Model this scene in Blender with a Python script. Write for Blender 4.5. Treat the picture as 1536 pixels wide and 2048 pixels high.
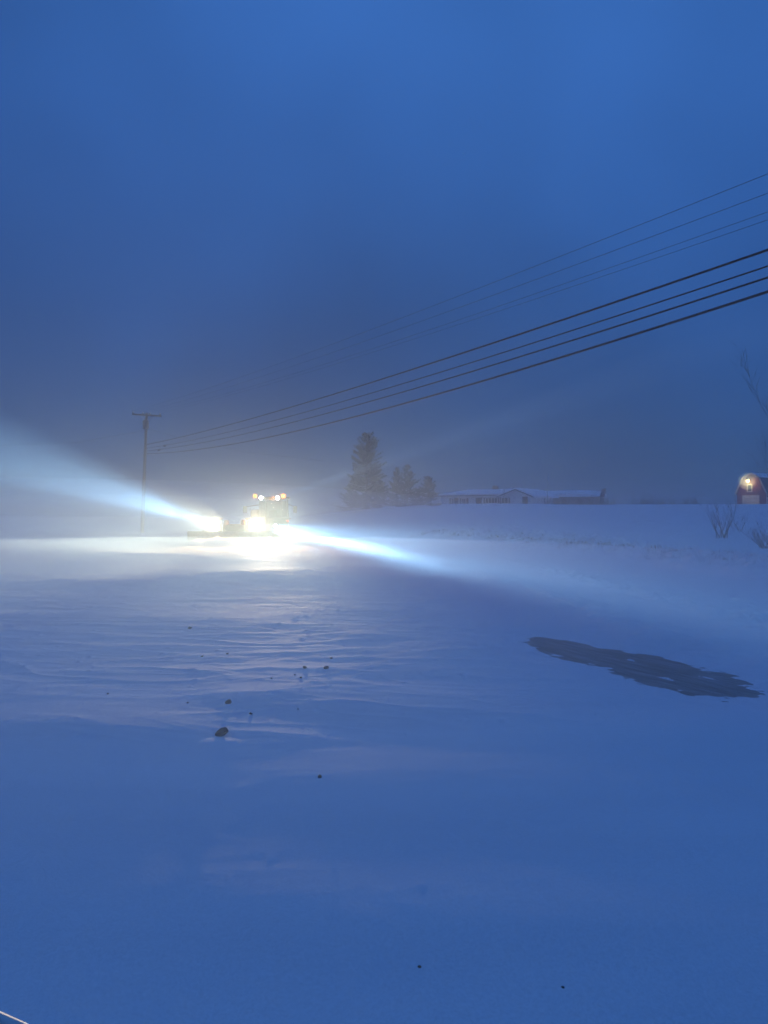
import bpy, bmesh, math, random
import numpy as np
from mathutils import Vector, Matrix

for o in list(bpy.data.objects):
    bpy.data.objects.remove(o, do_unlink=True)
scene = bpy.context.scene
COL = scene.collection
R = math.radians

# ------------------------------------------------------------------ camera
CAM_H = 1.75
F = 1537.0            # focal length in photograph pixels (1536 wide)
HOR = 1030.0          # horizon row
cam_d = bpy.data.cameras.new('camera')
cam = bpy.data.objects.new('camera', cam_d)
COL.objects.link(cam)
cam.location = (0, 0, CAM_H)
cam.rotation_euler = (R(90.22), 0, 0)
cam_d.sensor_fit = 'HORIZONTAL'
cam_d.sensor_width = 36.0
cam_d.lens = 36.02
cam_d.clip_start = 0.05
cam_d.clip_end = 5000
scene.camera = cam

# ------------------------------------------------------------------ world, sun, exposure
SUN_EL, SUN_ROT = R(1.5), R(100)
world = bpy.data.worlds.new('World')
scene.world = world
world.use_nodes = True
nt = world.node_tree
bg = nt.nodes['Background']
sky = nt.nodes.new('ShaderNodeTexSky')
sky.sky_type = 'NISHITA'
sky.sun_disc = False
sky.sun_elevation = SUN_EL
sky.sun_rotation = SUN_ROT
sky.air_density = 1.0
sky.dust_density = 0.3
sky.ozone_density = 6.0
# blue dusk overcast: the clear-sky colour evened out by cloud, with slow soft variation all round
SKY_BLUE = (0.19, 0.70, 1.98)
mixo = nt.nodes.new('ShaderNodeMixRGB'); mixo.inputs['Fac'].default_value = 0.6
mixo.inputs['Color2'].default_value = (*SKY_BLUE, 1)
tint = nt.nodes.new('ShaderNodeMixRGB'); tint.blend_type = 'MULTIPLY'; tint.inputs['Fac'].default_value = 1.0
tint.inputs['Color2'].default_value = (0.5, 0.95, 1.75, 1)
nt.links.new(sky.outputs[0], tint.inputs['Color1'])
nt.links.new(tint.outputs[0], mixo.inputs['Color1'])
wtc = nt.nodes.new('ShaderNodeTexCoord')
wn = nt.nodes.new('ShaderNodeTexNoise'); wn.inputs['Scale'].default_value = 1.3; wn.inputs['Detail'].default_value = 3
wmp = nt.nodes.new('ShaderNodeMapping'); wmp.inputs['Location'].default_value = (0.0, 0.0, 0.0)
nt.links.new(wtc.outputs['Generated'], wmp.inputs['Vector'])
nt.links.new(wmp.outputs[0], wn.inputs['Vector'])
wr = nt.nodes.new('ShaderNodeMapRange')
wr.inputs['From Min'].default_value = 0.3; wr.inputs['From Max'].default_value = 0.7
wr.inputs['To Min'].default_value = 0.52; wr.inputs['To Max'].default_value = 1.42
nt.links.new(wn.outputs['Fac'], wr.inputs['Value'])
wm = nt.nodes.new('ShaderNodeMixRGB'); wm.blend_type = 'MULTIPLY'; wm.inputs['Fac'].default_value = 1.0
nt.links.new(mixo.outputs[0], wm.inputs['Color1']); nt.links.new(wr.outputs[0], wm.inputs['Color2'])
# overcast: brighter overhead than at the horizon, the same all round
wsx = nt.nodes.new('ShaderNodeSeparateXYZ'); nt.links.new(wtc.outputs['Generated'], wsx.inputs[0])
we = nt.nodes.new('ShaderNodeMapRange'); we.interpolation_type = 'SMOOTHSTEP'
we.inputs['From Min'].default_value = 0.0; we.inputs['From Max'].default_value = 0.9
we.inputs['To Min'].default_value = 0.54; we.inputs['To Max'].default_value = 1.65
nt.links.new(wsx.outputs['Z'], we.inputs['Value'])
wm2 = nt.nodes.new('ShaderNodeMixRGB'); wm2.blend_type = 'MULTIPLY'; wm2.inputs['Fac'].default_value = 1.0
nt.links.new(wm.outputs[0], wm2.inputs['Color1']); nt.links.new(we.outputs[0], wm2.inputs['Color2'])
nt.links.new(wm2.outputs[0], bg.inputs['Color'])
bg.inputs['Strength'].default_value = 0.10

sun_d = bpy.data.lights.new('sun', 'SUN')
sun_d.energy = 0.02
sun_d.angle = R(20)
sun_d.color = (0.75, 0.85, 1.0)
sun = bpy.data.objects.new('sun', sun_d)
COL.objects.link(sun)
sun.rotation_euler = (R(60), 0, R(-100))

vs = scene.view_settings
vs.view_transform = 'Standard'
vs.look = 'None'
vs.gamma = 1.0
vs.exposure = 0.8
vs.use_curve_mapping = False

scene.render.engine = 'CYCLES'
cy = scene.cycles
cy.use_denoising = True
cy.max_bounces = 5
cy.diffuse_bounces = 2
cy.glossy_bounces = 2
cy.transmission_bounces = 3
cy.transparent_max_bounces = 8
cy.volume_bounces = 1
cy.volume_step_rate = 1.0
cy.volume_max_steps = 128
cy.sample_clamp_indirect = 4.0
cy.use_adaptive_sampling = True
cy.adaptive_threshold = 0.03
cy.adaptive_min_samples = 16
cy.use_light_tree = False

LAMP = 1.0      # overall strength of the machine's lamps


def P(px, py, d):
    """world point seen at photo pixel (px,py) at depth d"""
    return Vector(((px - 768) / F * d, d, CAM_H + (HOR - py) / F * d))


def G(px, py, z=0.0):
    """world point seen at pixel lying on height z"""
    d = F * (CAM_H - z) / (py - HOR)
    return Vector(((px - 768) / F * d, d, z))


# ------------------------------------------------------------------ materials
def new_mat(name):
    m = bpy.data.materials.new(name)
    m.use_nodes = True
    b = m.node_tree.nodes['Principled BSDF']
    return m, m.node_tree, b


def mat_noise(name, c1, c2, scale=5.0, rough=0.7, bump=0.0, bscale=None, metallic=0.0, coord='Object', stretch=(1, 1, 1)):
    m, t, b = new_mat(name)
    tc = t.nodes.new('ShaderNodeTexCoord')
    mp = t.nodes.new('ShaderNodeMapping')
    mp.inputs['Scale'].default_value = stretch
    t.links.new(tc.outputs[coord], mp.inputs['Vector'])
    n = t.nodes.new('ShaderNodeTexNoise')
    n.inputs['Scale'].default_value = scale
    n.inputs['Detail'].default_value = 6
    t.links.new(mp.outputs[0], n.inputs['Vector'])
    r = t.nodes.new('ShaderNodeValToRGB')
    r.color_ramp.elements[0].position = 0.3
    r.color_ramp.elements[1].position = 0.7
    r.color_ramp.elements[0].color = (*c1, 1)
    r.color_ramp.elements[1].color = (*c2, 1)
    t.links.new(n.outputs['Fac'], r.inputs['Fac'])
    t.links.new(r.outputs['Color'], b.inputs['Base Color'])
    b.inputs['Roughness'].default_value = rough
    b.inputs['Metallic'].default_value = metallic
    if bump:
        n2 = t.nodes.new('ShaderNodeTexNoise')
        n2.inputs['Scale'].default_value = bscale or scale * 4
        n2.inputs['Detail'].default_value = 5
        t.links.new(mp.outputs[0], n2.inputs['Vector'])
        bp = t.nodes.new('ShaderNodeBump')
        bp.inputs['Strength'].default_value = bump
        bp.inputs['Distance'].default_value = 0.02
        t.links.new(n2.outputs['Fac'], bp.inputs['Height'])
        t.links.new(bp.outputs[0], b.inputs['Normal'])
    return m


def mat_emit(name, col, strength):
    m, t, b = new_mat(name)
    b.inputs['Base Color'].default_value = (*col, 1)
    b.inputs['Emission Color'].default_value = (*col, 1)
    b.inputs['Emission Strength'].default_value = strength
    m.cycles.emission_sampling = 'NONE'     # their light comes from the lamps themselves
    return m


def mat_glass(name, col=(0.03, 0.035, 0.04)):
    m, t, b = new_mat(name)
    b.inputs['Base Color'].default_value = (*col, 1)
    b.inputs['Roughness'].default_value = 0.08
    return m


# snow: wind-packed, with fine grain
def mat_snow(name='snow'):
    m, t, b = new_mat(name)
    tc = t.nodes.new('ShaderNodeTexCoord')
    n = t.nodes.new('ShaderNodeTexNoise')
    n.inputs['Scale'].default_value = 0.8
    n.inputs['Detail'].default_value = 8
    mp = t.nodes.new('ShaderNodeMapping')
    mp.inputs['Scale'].default_value = (0.35, 1.6, 1.0)
    t.links.new(tc.outputs['Object'], mp.inputs['Vector'])
    t.links.new(mp.outputs[0], n.inputs['Vector'])
    r = t.nodes.new('ShaderNodeValToRGB')
    r.color_ramp.elements[0].color = (0.80, 0.84, 0.89, 1)
    r.color_ramp.elements[1].color = (0.90, 0.93, 0.97, 1)
    r.color_ramp.elements[0].position = 0.3
    r.color_ramp.elements[1].position = 0.7
    t.links.new(n.outputs['Fac'], r.inputs['Fac'])
    ng = t.nodes.new('ShaderNodeTexNoise')
    ng.inputs['Scale'].default_value = 70.0; ng.inputs['Detail'].default_value = 4; ng.inputs['Roughness'].default_value = 0.8
    t.links.new(tc.outputs['Object'], ng.inputs['Vector'])
    rg = t.nodes.new('ShaderNodeMapRange')
    rg.inputs['From Min'].default_value = 0.3; rg.inputs['From Max'].default_value = 0.7
    rg.inputs['To Min'].default_value = 0.86; rg.inputs['To Max'].default_value = 1.06
    t.links.new(ng.outputs['Fac'], rg.inputs['Value'])
    mg = t.nodes.new('ShaderNodeMixRGB'); mg.blend_type = 'MULTIPLY'; mg.inputs['Fac'].default_value = 1.0
    t.links.new(r.outputs[0], mg.inputs['Color1']); t.links.new(rg.outputs[0], mg.inputs['Color2'])
    t.links.new(mg.outputs[0], b.inputs['Base Color'])
    b.inputs['Roughness'].default_value = 0.75
    b.inputs['Specular IOR Level'].default_value = 0.25
    # fine wind ripple and grain
    n2 = t.nodes.new('ShaderNodeTexNoise')
    n2.inputs['Scale'].default_value = 9.0
    n2.inputs['Detail'].default_value = 8
    n2.inputs['Roughness'].default_value = 0.65
    mp2 = t.nodes.new('ShaderNodeMapping')
    mp2.inputs['Scale'].default_value = (0.6, 1.1, 1.0)
    t.links.new(tc.outputs['Object'], mp2.inputs['Vector'])
    t.links.new(mp2.outputs[0], n2.inputs['Vector'])
    bp = t.nodes.new('ShaderNodeBump')
    bp.inputs['Strength'].default_value = 0.35
    bp.inputs['Distance'].default_value = 0.010
    t.links.new(n2.outputs['Fac'], bp.inputs['Height'])
    t.links.new(bp.outputs[0], b.inputs['Normal'])
    return m


SNOW = mat_snow()
ROOFSNOW = mat_noise('roof_snow', (0.78, 0.8, 0.84), (0.88, 0.89, 0.92), 2.0, 0.8, 0.4, 6)
WOOD_POLE = mat_noise('weathered_pole', (0.05, 0.04, 0.035), (0.11, 0.09, 0.075), 6, 0.9, 0.3, 20, stretch=(4, 4, 0.4))
METAL_GREY = mat_noise('grey_metal', (0.12, 0.13, 0.13), (0.2, 0.21, 0.21), 8, 0.5, metallic=0.3)
CABLE = mat_noise('cable_black', (0.008, 0.008, 0.01), (0.015, 0.015, 0.018), 4, 0.85)
WIRE = mat_noise('wire_grey', (0.015, 0.015, 0.018), (0.03, 0.03, 0.034), 4, 0.8)
STONE = mat_noise('stone_dark', (0.03, 0.028, 0.026), (0.10, 0.092, 0.082), 18, 0.9, 0.6, 60)
BARK = mat_noise('bark', (0.012, 0.01, 0.009), (0.035, 0.03, 0.025), 12, 0.95, 0.5, 30)
NEEDLE = mat_noise('spruce_needles', (0.010, 0.020, 0.014), (0.030, 0.048, 0.032), 1.5, 0.9)
NEEDLE2 = mat_noise('pine_needles', (0.014, 0.024, 0.016), (0.04, 0.056, 0.036), 1.5, 0.9)
GRASS = mat_noise('dead_grass', (0.07, 0.055, 0.035), (0.16, 0.13, 0.09), 3, 0.95)
SIDING = mat_noise('white_siding', (0.62, 0.62, 0.6), (0.74, 0.74, 0.72), 2, 0.7, 0.3, 14, stretch=(0.2, 0.2, 4))
TRIM = mat_noise('white_trim', (0.68, 0.68, 0.66), (0.8, 0.8, 0.78), 4, 0.6)
SHUTTER = mat_noise('shutter', (0.05, 0.05, 0.055), (0.09, 0.09, 0.1), 6, 0.7)
FASCIA = mat_noise('dark_fascia', (0.04, 0.04, 0.045), (0.07, 0.07, 0.08), 6, 0.7)
GLASS = mat_glass('window_glass')
SHEDWALL = mat_noise('grey_boards', (0.16, 0.16, 0.165), (0.25, 0.25, 0.25), 3, 0.85, 0.4, 10, stretch=(3, 3, 0.4))
BARNRED = mat_noise('barn_red', (0.09, 0.018, 0.016), (0.14, 0.028, 0.024), 3, 0.85, 0.4, 10, stretch=(4, 4, 0.4))
SHINGLE = mat_noise('dark_shingle', (0.025, 0.025, 0.03), (0.06, 0.06, 0.065), 8, 0.9, 0.6, 20)
BRICKM = mat_noise('chimney_brick', (0.10, 0.045, 0.035), (0.18, 0.08, 0.06), 6, 0.9, 0.4, 20)
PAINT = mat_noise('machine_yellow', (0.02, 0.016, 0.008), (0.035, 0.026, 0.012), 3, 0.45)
DARKM = mat_noise('machine_black', (0.02, 0.02, 0.02), (0.05, 0.05, 0.05), 6, 0.6)
STEEL = mat_noise('blade_steel', (0.12, 0.11, 0.1), (0.25, 0.22, 0.2), 5, 0.5, 0.3, 12, metallic=0.5)
RUBBER = mat_noise('rubber', (0.015, 0.015, 0.016), (0.04, 0.04, 0.042), 6, 0.9, 0.4, 20)
LENS = mat_emit('lamp_lens', (1.0, 0.93, 0.8), 60.0)
AMBER = mat_emit('amber_lens', (1.0, 0.26, 0.012), 1.6)
REDL = mat_emit('marker_lens', (1.0, 0.12, 0.02), 1.8)
BULB = mat_emit('barn_bulb', (1.0, 0.72, 0.22), 30.0)
BARNTRIM = mat_noise('barn_trim', (0.35, 0.34, 0.31), (0.5, 0.49, 0.46), 4, 0.7)


# ------------------------------------------------------------------ object helpers
def link(name, me, mat=None, parent=None, loc=None, smooth=False):
    o = bpy.data.objects.new(name, me)
    if mat is not None and not me.materials:
        me.materials.append(mat)
    COL.objects.link(o)
    if parent is not None:
        o.parent = parent
    if loc is not None:
        o.location = loc
    if smooth:
        me.polygons.foreach_set('use_smooth', [True] * len(me.polygons))
    return o


def tag(o, label=None, cat=None, group=None, kind=None):
    if label: o['label'] = label
    if cat: o['category'] = cat
    if group: o['group'] = group
    if kind: o['kind'] = kind
    return o


def empty(name, loc=(0, 0, 0), rz=0.0):
    o = bpy.data.objects.new(name, None)
    COL.objects.link(o)
    o.location = loc
    o.rotation_euler = (0, 0, rz)
    return o


class MB:
    def __init__(self):
        self.v = []; self.f = []

    def add(self, vs, fs):
        b = len(self.v)
        self.v += [tuple(v) for v in vs]
        self.f += [tuple(i + b for i in f) for f in fs]
        return self

    def box(self, c, s, rz=0.0, rx=0.0, ry=0.0):
        M = Matrix.Translation(c) @ Matrix.Rotation(rz, 4, 'Z') @ Matrix.Rotation(ry, 4, 'Y') @ Matrix.Rotation(rx, 4, 'X')
        hx, hy, hz = s[0] / 2, s[1] / 2, s[2] / 2
        vs = [M @ Vector((x * hx, y * hy, z * hz)) for x in (-1, 1) for y in (-1, 1) for z in (-1, 1)]
        return self.add(vs, [(0, 1, 3, 2), (4, 6, 7, 5), (0, 4, 5, 1), (2, 3, 7, 6), (0, 2, 6, 4), (1, 5, 7, 3)])

    def tube(self, pts, rads, n=6, cap=True):
        pts = [Vector(p) for p in pts]
        if not hasattr(rads, '__len__'):
            rads = [rads] * len(pts)
        vs = []; fs = []
        for i, p in enumerate(pts):
            t = (pts[min(i + 1, len(pts) - 1)] - pts[max(i - 1, 0)])
            if t.length < 1e-9: t = Vector((0, 0, 1))
            t.normalize()
            a = t.cross(Vector((0, 0, 1)))
            if a.length < 0.05: a = t.cross(Vector((1, 0, 0)))
            a.normalize(); b = t.cross(a)
            for k in range(n):
                th = 2 * math.pi * k / n
                vs.append(p + (a * math.cos(th) + b * math.sin(th)) * rads[i])
        for i in range(len(pts) - 1):
            for k in range(n):
                fs.append((i * n + k, i * n + (k + 1) % n, (i + 1) * n + (k + 1) % n, (i + 1) * n + k))
        if cap:
            fs.append(tuple(range(n - 1, -1, -1)))
            fs.append(tuple((len(pts) - 1) * n + k for k in range(n)))
        return self.add(vs, fs)

    def prism(self, poly, y0, y1):
        """polygon in x,z extruded along y"""
        n = len(poly)
        vs = [(x, y0, z) for x, z in poly] + [(x, y1, z) for x, z in poly]
        fs = [tuple(range(n)), tuple(range(2 * n - 1, n - 1, -1))]
        fs += [(i, i + n, (i + 1) % n + n, (i + 1) % n) for i in range(n)]
        return self.add(vs, fs)

    def mesh(self, name='mesh'):
        me = bpy.data.meshes.new(name)
        me.from_pydata(self.v, [], self.f)
        bm = bmesh.new(); bm.from_mesh(me)
        bmesh.ops.recalc_face_normals(bm, faces=bm.faces)
        bm.to_mesh(me); bm.free()
        return me

    def build(self, name, mat, parent=None, loc=None, smooth=False, bevel=0.0):
        o = link(name, self.mesh(name), mat, parent, loc, smooth)
        if bevel:
            md = o.modifiers.new('bevel', 'BEVEL')
            md.width = bevel; md.segments = 2; md.limit_method = 'ANGLE'
        return o


# ------------------------------------------------------------------ numpy noise
_rng = np.random.RandomState(7)
_PERM = np.tile(_rng.permutation(512), 3)
_ANG = _rng.rand(512) * 2 * np.pi
_GX, _GY = np.cos(_ANG), np.sin(_ANG)


def noise(x, y, seed=0):
    x = np.asarray(x, dtype=np.float64) + seed * 17.31
    y = np.asarray(y, dtype=np.float64) + seed * 9.77
    xi = np.floor(x).astype(np.int64); yi = np.floor(y).astype(np.int64)
    xf = x - xi; yf = y - yi
    u = xf * xf * xf * (xf * (xf * 6 - 15) + 10)
    v = yf * yf * yf * (yf * (yf * 6 - 15) + 10)

    def g(ix, iy, dx, dy):
        h = _PERM[(_PERM[ix & 511] + iy) & 511]
        return _GX[h] * dx + _GY[h] * dy
    n00 = g(xi, yi, xf, yf); n10 = g(xi + 1, yi, xf - 1, yf)
    n01 = g(xi, yi + 1, xf, yf - 1); n11 = g(xi + 1, yi + 1, xf - 1, yf - 1)
    return ((n00 * (1 - u) + n10 * u) * (1 - v) + (n01 * (1 - u) + n11 * u) * v) * 1.5


def fbm(x, y, octv=4, seed=0):
    s = 0; a = 1.0; f = 1.0
    for i in range(octv):
        s = s + a * noise(x * f, y * f, seed + i)
        a *= 0.5; f *= 2.03
    return s


def sm(x, a, b):
    t = np.clip((x - a) / (b - a), 0, 1)
    return t * t * (3 - 2 * t)


def polydist(x, y, pts):
    """distance to polyline, arc parameter 0..1, signed side"""
    best = np.full(np.shape(x), 1e9); par = np.zeros(np.shape(x)); side = np.zeros(np.shape(x))
    L = [math.hypot(pts[i + 1][0] - pts[i][0], pts[i + 1][1] - pts[i][1]) for i in range(len(pts) - 1)]
    T = sum(L); acc = 0
    for i, l in enumerate(L):
        ax, ay = pts[i]; bx, by = pts[i + 1]
        dx, dy = (bx - ax) / l, (by - ay) / l
        t = np.clip((x - ax) * dx + (y - ay) * dy, 0, l)
        ex, ey = x - (ax + dx * t), y - (ay + dy * t)
        d = np.hypot(ex, ey)
        m = d < best
        best = np.where(m, d, best)
        par = np.where(m, (acc + t) / T, par)
        side = np.where(m, np.sign(dx * ey - dy * ex), side)
        acc += l
    return best, par, side


def polysdf(x, y, poly):
    n = len(poly)
    d = np.full(np.shape(x), 1e9); inside = np.zeros(np.shape(x), bool)
    for i in range(n):
        ax, ay = poly[i]; bx, by = poly[(i + 1) % n]
        dx, dy = bx - ax, by - ay
        t = np.clip(((x - ax) * dx + (y - ay) * dy) / (dx * dx + dy * dy), 0, 1)
        d = np.minimum(d, np.hypot(x - ax - dx * t, y - ay - dy * t))
        c = (ay > y) != (by > y)
        with np.errstate(divide='ignore', invalid='ignore'):
            xc = ax + (y - ay) / (dy if dy != 0 else 1e-9) * dx
        inside ^= c & (x < xc)
    return np.where(inside, -d, d)


# ------------------------------------------------------------------ the snow ground
PATCH_PX = [(1058, 1280), (1075, 1275), (1130, 1281), (1190, 1296), (1240, 1304), (1300, 1312), (1370, 1330), (1430, 1345),
            (1470, 1362), (1512, 1388), (1460, 1393), (1400, 1389), (1330, 1376), (1270, 1357), (1215, 1334),
            (1160, 1325), (1110, 1308), (1080, 1292)]
PATCH = [tuple(G(px, py, 0.0)[:2]) for px, py in PATCH_PX]


def pl(pts, z):
    return [tuple(G(px, py, z)[:2]) for px, py in pts]


C1 = pl([(-150, 1098), (100, 1105), (400, 1115), (600, 1119), (760, 1122)], 0.22)
C1B = pl([(-100, 1090), (150, 1112), (420, 1121)], 0.16)
C2 = pl([(-200, 1152), (0, 1158), (200, 1165), (350, 1161), (460, 1148), (560, 1141), (820, 1134)], 0.2)
C2B = pl([(330, 1166), (470, 1158), (600, 1152), (760, 1150)], 0.12)
C3 = pl([(-100, 1222), (150, 1226), (380, 1236), (600, 1226), (740, 1232)], 0.12)
C4 = pl([(560, 1250), (720, 1260), (860, 1282), (960, 1306), (1060, 1345)], 0.16)
C5 = pl([(-80, 1408), (70, 1392), (150, 1380), (260, 1370)], 0.09)
C6 = pl([(480, 1456), (560, 1449), (640, 1447), (720, 1446)], 0.10)
C7 = pl([(380, 1400), (470, 1394), (560, 1390)], 0.09)
C8 = pl([(640, 1548), (730, 1540), (800, 1538)], 0.08)
C9 = pl([(0, 1440), (260, 1450), (430, 1448)], 0.08)
PUSH = [(-10.6, 40.6), (-9.5, 40.2), (-8.0, 40.3), (-6.4, 40.8), (-5.4, 41.6)]

STONES = [  # px, py of base, size px, label
    (443, 1470, 30), (457, 1406, 14), (652, 1338, 12), (610, 1338, 9), (663, 1317, 6), (602, 1356, 6),
    (640, 1554, 10), (216, 1388, 5), (405, 1313, 5), (380, 1257, 9), (596, 1418, 4), (502, 1428, 7), (590, 1350, 4),
    (543, 1357, 4), (455, 1308, 5), (376, 1406, 5), (839, 1931, 9), (1125, 1972, 8), (1190, 1300 + 130, 4)]


def road_s(x, y):
    return x - (4.6 - 0.09 * y) + 0.35 * np.maximum(0, y - 45)


def height(x, y):
    x = np.asarray(x, float); y = np.asarray(y, float)
    s = road_s(x, y)
    # broad lie of the land
    h = 3.1 * sm(s, 6, 17) * sm(y, 22, 104) * sm(x, -30, 9)
    h = h + 0.9 * sm(-s, 16, 45) * sm(y, 30, 120)
    r = np.hypot(x, y)
    far = sm(r, 130, 600)
    h = h * (1 - 0.5 * far) + far * 1.2 * noise(x / 160, y / 160, 3)
    near = 1 - sm(r, 60, 150)
    # snow cover on the road
    h = h + 0.07
    h = h + 0.03 * noise(x / 5.5, y / 3.2, 5) * near * sm(r, 2, 6) + 0.018 * noise(x / 2.4 + 0.2 * y, y / 1.1, 8) * near * sm(r, 3, 7)
    h = h + 0.15 * noise(x / 14, y / 9, 11) * sm(np.abs(s + 4), 5, 12)
    h = h + 0.045 * noise(x / 2.6 + 0.1 * y, y / 1.3, 14) * (1 - sm(y, 6.0, 8.0)) * sm(r, 1.5, 3.0)
    # soft wind ripple everywhere
    wx = x + 0.35 * y
    h = h + 0.006 * noise(wx / 1.7, y / 0.6 + 0.4 * noise(x / 2, y / 2, 20), 21) * (1 - sm(r, 30, 60))
    # sastrugi field in the beam
    m = (0.32 + 0.68 * sm(y, 6.0, 9.5)) * (1 - sm(y, 17, 30)) * (1 - sm(x, 1.0, 3.4))
    m2 = 0.6 + 0.4 * np.clip(noise(x / 3.0, y / 1.6, 33) * 1.6 + 0.5, 0, 1)
    w = x + 0.5 * noise(x / 1.5, y / 0.8, 41)
    sas = 0.012 * noise(w / 2.0, y / 0.42 + 0.2 * w, 22) + 0.007 * noise(w / 0.9, y / 0.19 + 0.25 * w, 23)
    sas = sas + 0.003 * noise(w / 0.4, y / 0.10 + 0.3 * w, 25)
    rid = 1 - np.abs(noise(w / 1.8, y / 0.7 + 0.22 * w, 24)) * 2.2
    rid2 = 1 - np.abs(noise(w / 0.8, y / 0.33 + 0.22 * w, 26)) * 2.4
    h = h + 0.85 * m * m2 * (sas + 0.018 * np.clip(rid, 0, 1) ** 2 + 0.009 * np.clip(rid2, 0, 1) ** 3)
    # crusted crumbs standing out of the ripples
    h = h + m * 0.05 * np.clip(noise(x / 0.16, y / 0.16, 27) - 0.62, 0, 1) * 1.1
    # drift crests
    for pts, hh, s1, s2, sd in ((C1, 0.17, 2.6, 1.4, 1), (C1B, 0.07, 1.0, 0.7, 2), (C2, 0.13, 1.6, 1.0, 3), (C2B, 0.05, 0.9, 0.6, 4),
                                (C3, 0.035, 0.7, 0.6, 5), (C4, 0.09, 0.8, 0.9, 6), (C5, 0.020, 0.35, 0.22, 7), (C6, 0.020, 0.35, 0.22, 8),
                                (C7, 0.014, 0.3, 0.2, 9), (C8, 0.006, 0.25, 0.22, 10), (C9, 0.02, 0.2, 0.4, 12), (C1, 0.055, 0.55, 0.4, 13), (C2, 0.055, 0.5, 0.35, 14)):
        d, t, sd_ = polydist(x + 0.15 * noise(x / 1.7, y / 1.7, 60 + sd), y + 0.22 * noise(x / 1.2, y / 1.2, 50 + sd), pts)
        sig = np.where(sd_ > 0, s1, s2)
        e = sm(t, 0, 0.35) * (1 - sm(t, 0.65, 1.0))
        h = h + hh * e * (0.85 + 0.3 * noise(x / 0.9, y / 0.5, 70 + sd)) / (1 + (d / sig) ** 2) * (1 - sm(d, 2.2 * sig, 4 * sig))
    # heap pushed up by the blade
    d, t, sd_ = polydist(x, y, PUSH)
    h = h + 0.42 * np.exp(-(d / 0.75) ** 2) * sm(t, 0, .12) * (1 - sm(t, .88, 1)) * (1 + 0.35 * fbm(x / 0.7, y / 0.6, 3, 80))
    # plough windrows along the right side of the road
    yy = sm(y, 5, 12)
    lump = fbm(x / 0.35, y / 0.45, 3, 90)
    h = h + yy * (1 - sm(y, 30, 60)) * 0.12 * np.exp(-((s - 0.1 - 0.2 * noise(x, y / 2.5, 91)) / np.where(s < 0, 0.4, 0.8)) ** 2) * (0.8 + 0.22 * lump)
    h = h + (1 - sm(y, 26, 45)) * 0.07 * np.exp(-((s - 2.35 - 0.2 * noise(x, y / 3, 92)) / 0.4) ** 2) * (0.8 + 0.9 * lump)
    h = h + (1 - sm(y, 22, 40)) * 0.06 * np.clip(fbm(x / 0.3, y / 0.3, 3, 93), 0, 1) * np.exp(-((s - 3.1) / 1.3) ** 2)
    bnk = sm(s + 0.5 * noise(x / 2, y / 2, 96), 6.4, 8.2) * (1 - sm(s, 10.5, 15)) * (1 - sm(y, 50, 75))
    h = h + bnk * (0.32 + 0.14 * fbm(x / 0.7, y / 0.6, 3, 94) + 0.14 * fbm(x / 0.30, y / 0.27, 3, 95))
    # drift tails and scour round the stones
    for (px, py, sz) in STONES[:7]:
        p = G(px, py, 0.09); k = sz / F * p.y
        dx = x - p.x; dy = y - p.y - 0.15 * dx
        h = h + 0.2 * k * np.exp(-((dx + 0.3 * k) / (1.1 * k)) ** 2 - (dy / (0.9 * k)) ** 2)
        h = h + 0.09 * k * sm(dx, -.3 * k, 4 * k) * np.exp(-dx / (9 * k) - (dy / (0.9 * k)) ** 2)
    # keep the road covered, except in the bare patch
    h = np.where(s < 5, np.maximum(h, 0.02 + 0.4 * np.maximum(h - 0.02, 0)), h)
    sdf = polysdf(x + 0.10 * noise(x / 0.5, y / 0.35, 101), y + 0.10 * noise(x / 0.3, y / 0.3, 102), PATCH)
    # streaks follow the wind, along the patch
    ca, sa = math.cos(R(-60)), math.sin(R(-60))
    al = x * ca + y * sa; ac = -x * sa + y * ca
    strk = fbm(al / 0.7, ac / 0.09, 3, 103)
    cover = sdf * 0.07 + 0.006 * strk + 0.006 * fbm(x / 0.22, y / 0.16, 4, 107) - 0.004
    hp = np.clip(cover, -0.035, 0.09)
    wgt = 1 - sm(sdf, 0.25, 1.1)
    h = h * (1 - wgt) + np.minimum(h, hp) * wgt
    # foreground dip, added to keep lamp light off the near snow
    h = h - 0.34 * (1 - sm(y, 0.5, 7.4))
    # dusting of drifted snow left inside the patch
    dust = -0.035 + 0.07 * np.clip(fbm(al / 0.55, ac / 0.06, 4, 105) - 0.36 - 0.25 * (1 - sm(x, 2.3, 3.0)), 0, 1) * sm(-sdf, 0.02, 0.2)
    h = np.where(sdf < 0, np.maximum(h, dust), h)
    return h


def gz(x, y):
    return float(height(np.array([x]), np.array([y]))[0])


def on(px, d, dz=0.0):
    x = (px - 768) / F * d
    return Vector((x, d, gz(x, d) + dz))


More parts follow.
